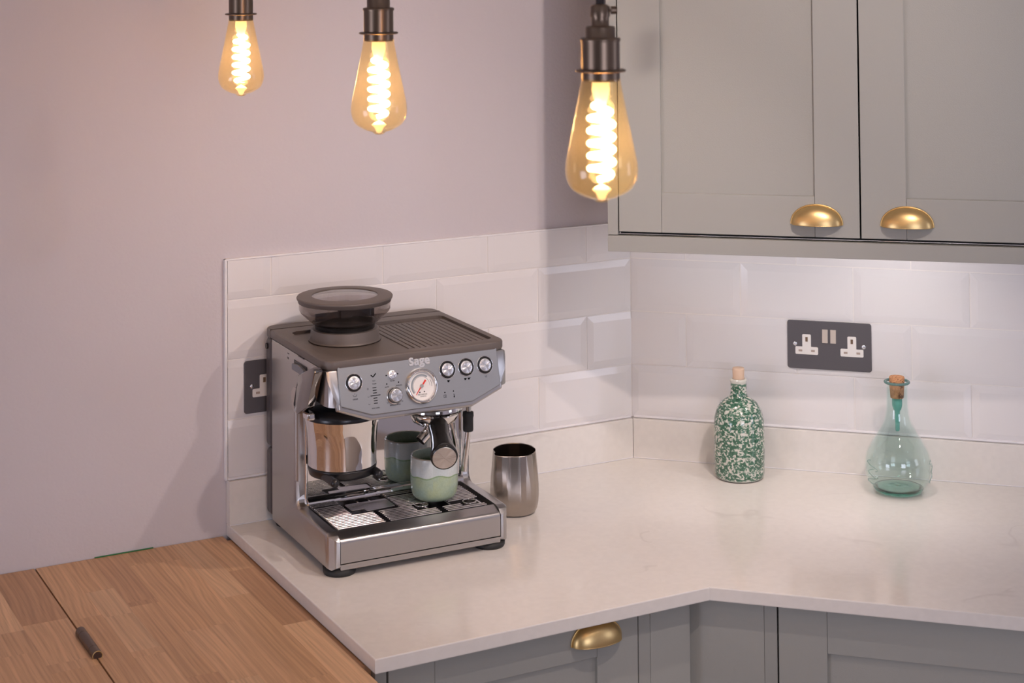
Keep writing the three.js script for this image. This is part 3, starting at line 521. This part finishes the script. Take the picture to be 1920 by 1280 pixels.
  for (const [x, n] of [[0.0454, 1], [0.0774, 2]]) for (let k = 0; k < n; k++) { const q = x + (k - (n - 1) / 2) * 0.0062; cx.beginPath(); cx.moveTo(X(q - 0.0022), Y(0.0382)); cx.lineTo(X(q + 0.0022), Y(0.0382)); cx.lineTo(X(q + 0.0012), Y(0.0354)); cx.lineTo(X(q - 0.0012), Y(0.0354)); cx.fill(); ln(q + 0.0018, 0.0376, q + 0.0032, 0.0376, 0.0006); }
  cx.lineWidth = 2.5; cx.beginPath(); cx.arc(X(0.1102), Y(0.0370), 9, -1, 4.1); cx.stroke();
  dot(0.0373, 0.0208, 0.0010); dot(0.0520, 0.0212, 0.0010); cx.lineWidth = 3; cx.strokeRect(X(0.0352), Y(0.0172), 22, 24); ln(0.0375, 0.0163, 0.0375, 0.014, 0.0006); ln(0.0522, 0.0172, 0.0522, 0.0128, 0.0009); dot(0.0522, 0.0128, 0.0011);
  const ptex = new THREE.CanvasTexture(cv); ptex.colorSpace = THREE.SRGBColorSpace; ptex.repeat.set(1 / W, 1 / PH); ptex.offset.set(0.5, 0);
  const hex = rounded([[-0.0845, 0.0020], [0.0825, 0.0020], [0.134, 0.0218], [0.134, 0.0855], [-0.134, 0.0855], [-0.134, 0.0200]], [0.006, 0.006, 0.004, 0.0015, 0.0015, 0.004], 4);
  const cp = part('control_panel', extr(hex, 0.0045, 0.0012), std([1, 1, 1], 0.34, 1, { map: ptex }), t, [0, 0.2350, 0.0052], [-TH, 0, 0]);
  cp.userData.label = 'brushed steel control panel with printed markings';
  // lower bevelled lip below the panel
  part('lower_lip', extr(rounded([[-0.0850, -0.0088], [0.0830, -0.0088], [0.1385, 0.0125], [0.1385, 0.0240], [-0.1385, 0.0225], [-0.1385, 0.0107]], 0.003, 3), 0.013, 0.004, 4), M.steel, t, [0, 0.2350, -0.0075], [-TH, 0, 0]);
  const spoke = tex(256, 8, (u) => 0.5 + 0.22 * Math.sin(u * 2 * Math.PI * 2 + 1) * Math.sin(u * 2 * Math.PI * 5) + 0.12 * (hash(Math.floor(u * 256), 1) - 0.5));
  const spun = std([0.72, 0.71, 0.71], 0.24, 1, { bumpMap: spoke, bumpScale: 0.0007 });
  const cap = (r, h) => lathe([[0.0002, h], [r * 0.45, h + 0.0001], [r * 0.93, h - 0.0002], [r, h - 0.0009], [r, 0]], 72).rotateX(Math.PI / 2);
  for (const [x, y] of [[-0.1099, 0.0523], [0.0457, 0.0542], [0.0779, 0.0544], [0.1103, 0.0541]]) {
    part('button_ring', lathe([[0.0098, 0.0005], [0.0100, 0.0016], [0.0122, 0.0018], [0.0128, 0.0010], [0.0130, 0.0002]], 48).rotateX(Math.PI / 2), M.blackGloss, cp, [x, y, 0.0043]);
    part('button_rim', new THREE.TorusGeometry(0.0134, 0.0007, 10, 60), M.chrome, cp, [x, y, 0.0046]);
    part('button', cap(0.0100, 0.0028), spun, cp, [x, y, 0.0043]);
  }
  part('filter_button', cap(0.0066, 0.004), spun, cp, [-0.0472, 0.0572, 0.0043]);
  part('dose_dial', merge([lathe([[0.0128, 0], [0.0132, 0.001], [0.0118, 0.002]], 48).rotateX(Math.PI / 2), lathe([[0.0002, 0.0105], [0.0085, 0.0105], [0.0100, 0.0095], [0.0108, 0.0015], [0.0112, 0]], 48).rotateX(Math.PI / 2)]), spun, cp, [-0.0464, 0.0262, 0.0043]);
  const gb = part('gauge_bezel', lathe([[0.0208, 0.0022], [0.0215, 0.0068], [0.0235, 0.0078], [0.0258, 0.0062], [0.0266, 0.0028], [0.0272, 0]], 80).rotateX(Math.PI / 2), M.chrome, cp, [-0.0009, 0.0350, 0.0043]);
  gb.userData.label = 'chrome bezel of the pressure gauge';
  const gc = document.createElement('canvas'); gc.width = gc.height = 512; const gx = gc.getContext('2d');
  gx.fillStyle = '#e6e4e2'; gx.fillRect(0, 0, 512, 512); gx.strokeStyle = '#8e969c'; gx.lineWidth = 34; gx.beginPath(); gx.arc(256, 256, 196, Math.PI * 0.80, Math.PI * 1.72); gx.stroke();
  gx.strokeStyle = '#555'; gx.lineWidth = 5; gx.beginPath(); gx.arc(256, 256, 168, Math.PI * 0.80, Math.PI * 2.02); gx.stroke();
  gx.lineWidth = 8; gx.beginPath(); gx.arc(256, 256, 205, Math.PI * 1.84, Math.PI * 2.04); gx.stroke();
  gx.fillStyle = '#444'; gx.textAlign = 'center'; gx.font = 'bold 34px sans-serif'; gx.fillText('PRE-INFUSE', 256, 420); gx.font = 'bold 26px sans-serif'; gx.fillText('ESPRESSO', 270, 452); gx.beginPath(); gx.arc(206, 366, 14, 0, 7); gx.fill(); gx.beginPath(); gx.arc(300, 362, 14, 0, 7); gx.fill();
  const gt = new THREE.CanvasTexture(gc); gt.colorSpace = THREE.SRGBColorSPACE ?? THREE.SRGBColorSpace;
  part('gauge_face', new THREE.CircleGeometry(0.0212, 64), std([0.95, 0.95, 0.95], 0.45, 0, { map: gt }), cp, [-0.0009, 0.0350, 0.0062]);
  part('needle', merge([extr([[-0.0006, -0.0045], [0.0006, -0.0045], [0.0011, 0.004], [0.00035, 0.0165], [-0.00035, 0.0165]], 0.0007).rotateZ(2.42), extr([[-0.0010, 0], [0.0010, 0], [0.0013, 0.0108], [-0.0013, 0.0108]], 0.0008).rotateZ(2.42 + Math.PI)]), M.red, cp, [-0.0009, 0.0350, 0.0071]);
  part('needle_hub', new THREE.CylinderGeometry(0.0026, 0.0028, 0.0014, 24).rotateX(Math.PI / 2), std([0.35, 0.33, 0.33], 0.4), cp, [-0.0009, 0.0350, 0.0078]);
  const word = new TextGeometry('Sage', { font, size: 0.0115, depth: 0.0012, curveSegments: 5, bevelEnabled: true, bevelSize: 0.0005, bevelThickness: 0.0007, bevelSegments: 2 }); word.computeBoundingBox();
  word.translate(-(word.boundingBox.max.x + word.boundingBox.min.x) / 2, 0, 0);
  part('raised_lettering', word, std([0.95, 0.94, 0.93], 0.3, 1), cp, [0.0, 0.0668, 0.0040]);
  // grinder housing: dark collar, mirror column, dark cradle with two prongs
  const gx0 = -0.0945, gz0 = -0.0955;
  part('grinder_collar', lathe([[0.0001, 0.2345], [0.0600, 0.2345], [0.0600, 0.2170], [0.0590, 0.2155], [0.0001, 0.2155]], 72), M.black, t, [gx0, 0, gz0]);
  const col = lathe(smooth([[0.0592, 0.2160], [0.0575, 0.2070], [0.0555, 0.195], [0.0540, 0.178], [0.0534, 0.155], [0.0534, 0.1425]], 30), 96);
  part('grinder_column', col, M.chrome, t, [gx0, 0, gz0]).userData.label = 'mirror polished grinder column';
  part('cradle', merge([lathe([[0.0001, 0.1425], [0.0538, 0.1425], [0.0540, 0.139], [0.0515, 0.1285], [0.0440, 0.1255], [0.0001, 0.1255]], 72).translate(gx0, 0, gz0), tube([[gx0 - 0.040, 0.134, -0.085], [gx0 - 0.037, 0.1325, -0.060], [gx0 - 0.0355, 0.1315, -0.045], [gx0 - 0.0345, 0.1305, -0.037]], 0.0070, 16, 12), new THREE.SphereGeometry(0.0070, 16, 12).translate(gx0 - 0.0345, 0.1305, -0.037), tube([[gx0 + 0.034, 0.134, -0.095], [gx0 + 0.0385, 0.1325, -0.072], [gx0 + 0.041, 0.1315, -0.056], [gx0 + 0.042, 0.1305, -0.048]], 0.0070, 16, 12), new THREE.SphereGeometry(0.0070, 16, 12).translate(gx0 + 0.042, 0.1305, -0.048)]), M.black, t);
  // brewing head, portafilter
  const hx = 0.0530, hz = -0.0720;
  const bc = document.createElement('canvas'); bc.width = 1024; bc.height = 64; const bx = bc.getContext('2d'); bx.fillStyle = '#ffffff'; bx.fillRect(0, 0, 1024, 64); bx.fillStyle = '#101010'; bx.fillRect(0, 30, 1024, 3); bx.fillRect(20, 14, 62, 16); bx.fillStyle = '#ccc'; bx.font = 'bold 13px sans-serif'; bx.textAlign = 'center'; bx.fillText('INSERT', 51, 27); bx.fillStyle = '#222'; bx.font = 'bold 15px sans-serif'; bx.fillText('LOCK', 225, 26);
  const bt = new THREE.CanvasTexture(bc); bt.colorSpace = THREE.SRGBColorSpace; bt.wrapS = THREE.RepeatWrapping;
  part('group_head', lathe([[0.0001, 0.2345], [0.0455, 0.2345], [0.0455, 0.2115], [0.0445, 0.2095], [0.0001, 0.2095]], 96), std([0.80, 0.79, 0.79], 0.06, 1, { map: bt }), t, [hx, 0, hz], [0, 0.55 + Math.PI * 0 - 0.9, 0]);
  const pf = new THREE.Group(); pf.name = 'portafilter'; t.add(pf); pf.position.set(hx, 0, hz);
  part('filter_basket', lathe([[0.0001, 0.2094], [0.0385, 0.2094], [0.0395, 0.206], [0.0375, 0.2005], [0.0340, 0.1935], [0.026, 0.189], [0.0001, 0.188]], 80), M.chrome, pf);
  const tip = V3(0.0150 - hx, 0.1715, 0.050 - hz), root = V3(-0.010, 0.2005, 0.034), dir = tip.clone().sub(root), len = dir.length(), q = new THREE.Quaternion().setFromUnitVectors(V3(0, 1, 0), dir.clone().normalize());
  const along = (g) => g.applyQuaternion(q).translate(root.x, root.y, root.z);
  part('handle_neck', along(lathe([[0.0001, -0.004], [0.0095, -0.004], [0.0105, 0.006], [0.0135, 0.010], [0.0135, 0.014]], 32)), M.chrome, pf);
  part('handle', along(lathe([[0.0125, 0.010], [0.0152, 0.011], [0.0160, 0.015], [0.0158, 0.024], [0.0152, 0.040], [0.0160, len * 0.55], [0.0185, len * 0.78], [0.0208, len - 0.008], [0.0212, len - 0.002], [0.0200, len + 0.001], [0.0186, len]], 56)), M.blackGloss, pf).userData.label = 'glossy black handle';
  part('end_cap', along(lathe([[0.0187, len - 0.001], [0.0185, len + 0.0012], [0.0175, len + 0.0016], [0.0002, len + 0.0018]], 72)), std([0.52, 0.49, 0.48], 0.24, 1, { bumpMap: spoke, bumpScale: 0.0018 }), pf).userData.label = 'spun steel disc on the handle end';
  part('spout', merge([tube([[-0.004, 0.19, 0.006], [-0.016, 0.181, 0.012], [-0.031, 0.1690, 0.015]], 0.0085, 16, 14), tube([[0.004, 0.19, 0.004], [0.012, 0.184, 0.004], [0.022, 0.1745, 0.002]], 0.0072, 16, 14)]), M.rod, pf).material.side = THREE.DoubleSide;
  // steam wand and hot water outlet
  const wand = part('steam_wand', tube([[0.121, 0.240, -0.092], [0.1215, 0.20, -0.090], [0.1205, 0.165, -0.090], [0.1145, 0.108, -0.092], [0.1138, 0.100, -0.092]], 0.0046, 40, 16), M.rod, t);
  part('wand_grip', lathe([[0.0052, -0.0165], [0.0078, -0.0165], [0.0084, -0.014], [0.0084, 0.004], [0.0092, 0.008], [0.0088, 0.014], [0.0052, 0.0155]], 32), M.rubber, wand, [0.1208, 0.180, -0.090]);
  part('wand_joint', new THREE.SphereGeometry(0.0085, 24, 16), M.chrome, wand, [0.1215, 0.211, -0.090]);
  part('hot_water_outlet', tube([[0.096, 0.236, -0.108], [0.0985, 0.19, -0.107], [0.1035, 0.155, -0.106], [0.1085, 0.127, -0.106]], 0.0043, 30, 14), M.rod, t);
  // lever on the left flank
  part('lever_hub', new THREE.CylinderGeometry(0.0195, 0.0195, 0.006, 48).rotateZ(Math.PI / 2).translate(-0.1550, 0.2375, -0.1330), M.satin, t);
  const lv = extrX(rounded([[-0.106, 0.230], [-0.092, 0.2265], [-0.046, 0.2480], [-0.030, 0.276], [-0.013, 0.308], [-0.022, 0.3125], [-0.086, 0.2880], [-0.094, 0.270], [-0.108, 0.240]], 0.004, 3), -0.1700, -0.1560, 0.0015);
  part('lever', creased(lv, 0.4), std([0.26, 0.25, 0.25], 0.05, 1), t).userData.label = 'chrome side lever';
  part('lever_foot', rspan(-0.164, -0.150, 0.222, 0.234, -0.084, -0.060, 0.004, 3), M.chrome, t);
  // grind slider
  part('slider_slot', rspan(-0.1530, -0.1515, 0.2805, 0.2960, -0.153, -0.094, 0.0008, 1), M.black, t);
  part('grind_slider', extrX(rounded([[-0.151, 0.2812], [-0.097, 0.2812], [-0.097, 0.2905], [-0.122, 0.2940], [-0.151, 0.2905]], 0.002, 2), -0.1575, -0.152, 0.001), std([0.17, 0.18, 0.21], 0.4), t);
  part('side_markings', merge([span(-0.1524, -0.1515, 0.2985, 0.3000, -0.185, -0.178), span(-0.1524, -0.1515, 0.2905, 0.2935, -0.186, -0.180), span(-0.1524, -0.1515, 0.3045, 0.3058, -0.135, -0.108), span(-0.1524, -0.1515, 0.2880, 0.2950, -0.078, -0.074)]), M.darkPlastic, t);
  // drip tray
  const tray = new THREE.Group(); tray.name = 'drip_tray'; t.add(tray);
  const tp = rounded([[-0.04, 0.0200], [-0.0004, 0.0200], [-0.0004, 0.0553], [-0.0240, 0.0628], [-0.0252, 0.0628], [-0.0252, 0.053], [-0.04, 0.053]], [0, 0.002, 0.007, 0.001, 0.0005, 0, 0], 6);
  part('tray_front', extrX(tp, -0.1338, 0.1338, 0.0006), M.steel, tray);
  part('tray_basin', merge([span(-0.1338, 0.1338, 0.0200, 0.0500, -0.149, -0.0405), span(-0.1338, 0.1338, 0.0530, 0.0555, -0.149, -0.0254)]), M.black, tray);
  const by = 0.0631, rodR = 0.00145;
  const bar = (x0, x1, z) => part('bar', new THREE.CapsuleGeometry(rodR, x1 - x0 - 2 * rodR, 4, 10).rotateZ(Math.PI / 2).translate((x0 + x1) / 2, by, z), M.rod, tray);
  for (let k = 0; k < 16; k++) {
    const z = -0.0290 - k * 0.0069;
    if (k < 8) bar(-0.1275, -0.049, z); else bar(-0.1275, -0.083, z);
    if (k < 8) bar(-0.041, k < 4 ? 0.046 : 0.016, z); else bar(-0.003, 0.066, z);
    if (k < 4) bar(0.056, k < 2 ? 0.124 : 0.088, z); else if (k > 5) bar(0.075, 0.126, z);
  }
  for (const x of [-0.1245, -0.0505, -0.031, 0.0, 0.036, 0.075, 0.121]) part('cross_bar', rspan(x - 0.0018, x + 0.0018, 0.0585, 0.0615, -0.139, -0.0265, 0.001, 1), M.rod, tray);
  part('grill_plate', extrY(rounded([[-0.079, -0.096], [-0.079, -0.1275], [-0.008, -0.1275], [-0.008, -0.088], [-0.058, -0.083], [-0.058, -0.096]], 0.003, 3), 0.0628, 0.0650, 0.0006), M.satin, tray);
  for (const [x, z] of [[0.0315, -0.0760], [0.1053, -0.0545]]) part('float_well', lathe([[0.0098, 0.0525], [0.0098, 0.0635], [0.0106, 0.0648], [0.0116, 0.0636], [0.0116, 0.058]], 32).translate(x, 0, z), M.rod, tray);
  // feet
  for (const [x, z] of [[-0.126, -0.026], [0.126, -0.026], [-0.126, -0.272], [0.126, -0.272]]) part('foot', lathe((z < -0.2 ? [[0.0001, 0], [0.015, 0], [0.0165, 0.003], [0.018, 0.0148], [0.0001, 0.0148]] : [[0.0001, 0], [0.0235, 0], [0.0250, 0.003], [0.0255, 0.0113], [0.0001, 0.0113]]), 32), M.rubber, t, [x, 0, z]);
}
// ---------------------------------------------------------------- glazed cup on the drip tray
{
  const t = thing('glazed_cup', 'pale green stoneware cup with a cloudy white upper band, on the drip tray', 'cup', mp(0.0625, 0.0648, -0.0950), 0);
  const prof = smooth([[0.0001, 0.0006], [0.022, 0.0006], [0.0295, 0.002], [0.0350, 0.0075], [0.0374, 0.018], [0.0382, 0.034], [0.0381, 0.052], [0.0378, 0.0655], [0.0370, 0.0690], [0.0352, 0.0690], [0.0345, 0.0660], [0.0346, 0.050], [0.0344, 0.030], [0.0320, 0.014], [0.024, 0.0075], [0.0001, 0.0065]], 90);
  const g = lathe(prof, 96), p = g.attributes.position, uv = g.attributes.uv; const half = g.attributes.position.count / 97;
  for (let i = 0; i < p.count; i++) { const k = i % half, inside = k > half * 0.61; uv.setY(i, inside ? 0.5 + 0.5 * (1 - p.getY(i) / 0.07) : 0.5 * p.getY(i) / 0.07); }
  const map = tex(1024, 512, (u, v) => {
    const n = fbm(u * 160, v * 80, 3, 7) - 0.5, c = fbm(u * 10, v * 9, 3, 22) - 0.5;
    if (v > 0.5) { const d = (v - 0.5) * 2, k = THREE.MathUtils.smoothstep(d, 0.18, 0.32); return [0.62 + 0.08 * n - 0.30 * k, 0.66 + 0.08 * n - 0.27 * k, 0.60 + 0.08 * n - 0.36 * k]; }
    const y = v * 2, edge = 0.585 + 0.028 * Math.sin(u * 2 * Math.PI * 3 + 0.6) + 0.02 * Math.sin(u * 2 * Math.PI * 7) + 0.012 * c, k = THREE.MathUtils.smoothstep(y, edge, edge + 0.02), ln = Math.exp(-(((y - edge + 0.006) / 0.012) ** 2));
    const lo = [0.67 + 0.06 * n + 0.10 * c, 0.735 + 0.06 * n + 0.05 * c, 0.625 + 0.06 * n - 0.10 * c], hi = [0.80 + 0.05 * n + 0.08 * c, 0.83 + 0.05 * n + 0.07 * c, 0.825 + 0.05 * n + 0.08 * c], rim = THREE.MathUtils.smoothstep(y, 0.955, 0.985);
    return lo.map((a, i) => { let q = a + (hi[i] - a) * k; q -= ln * [0.14, 0.10, 0.16][i]; return q + ([0.60, 0.53, 0.45][i] - q) * rim * 0.7; });
  }, true);
  part('body', g, std([1, 1, 1], 0.22, 0, { map, clearcoat: 0.35, clearcoatRoughness: 0.08 }), t);
}
shadows(scene);
renderer.render(scene, camera);
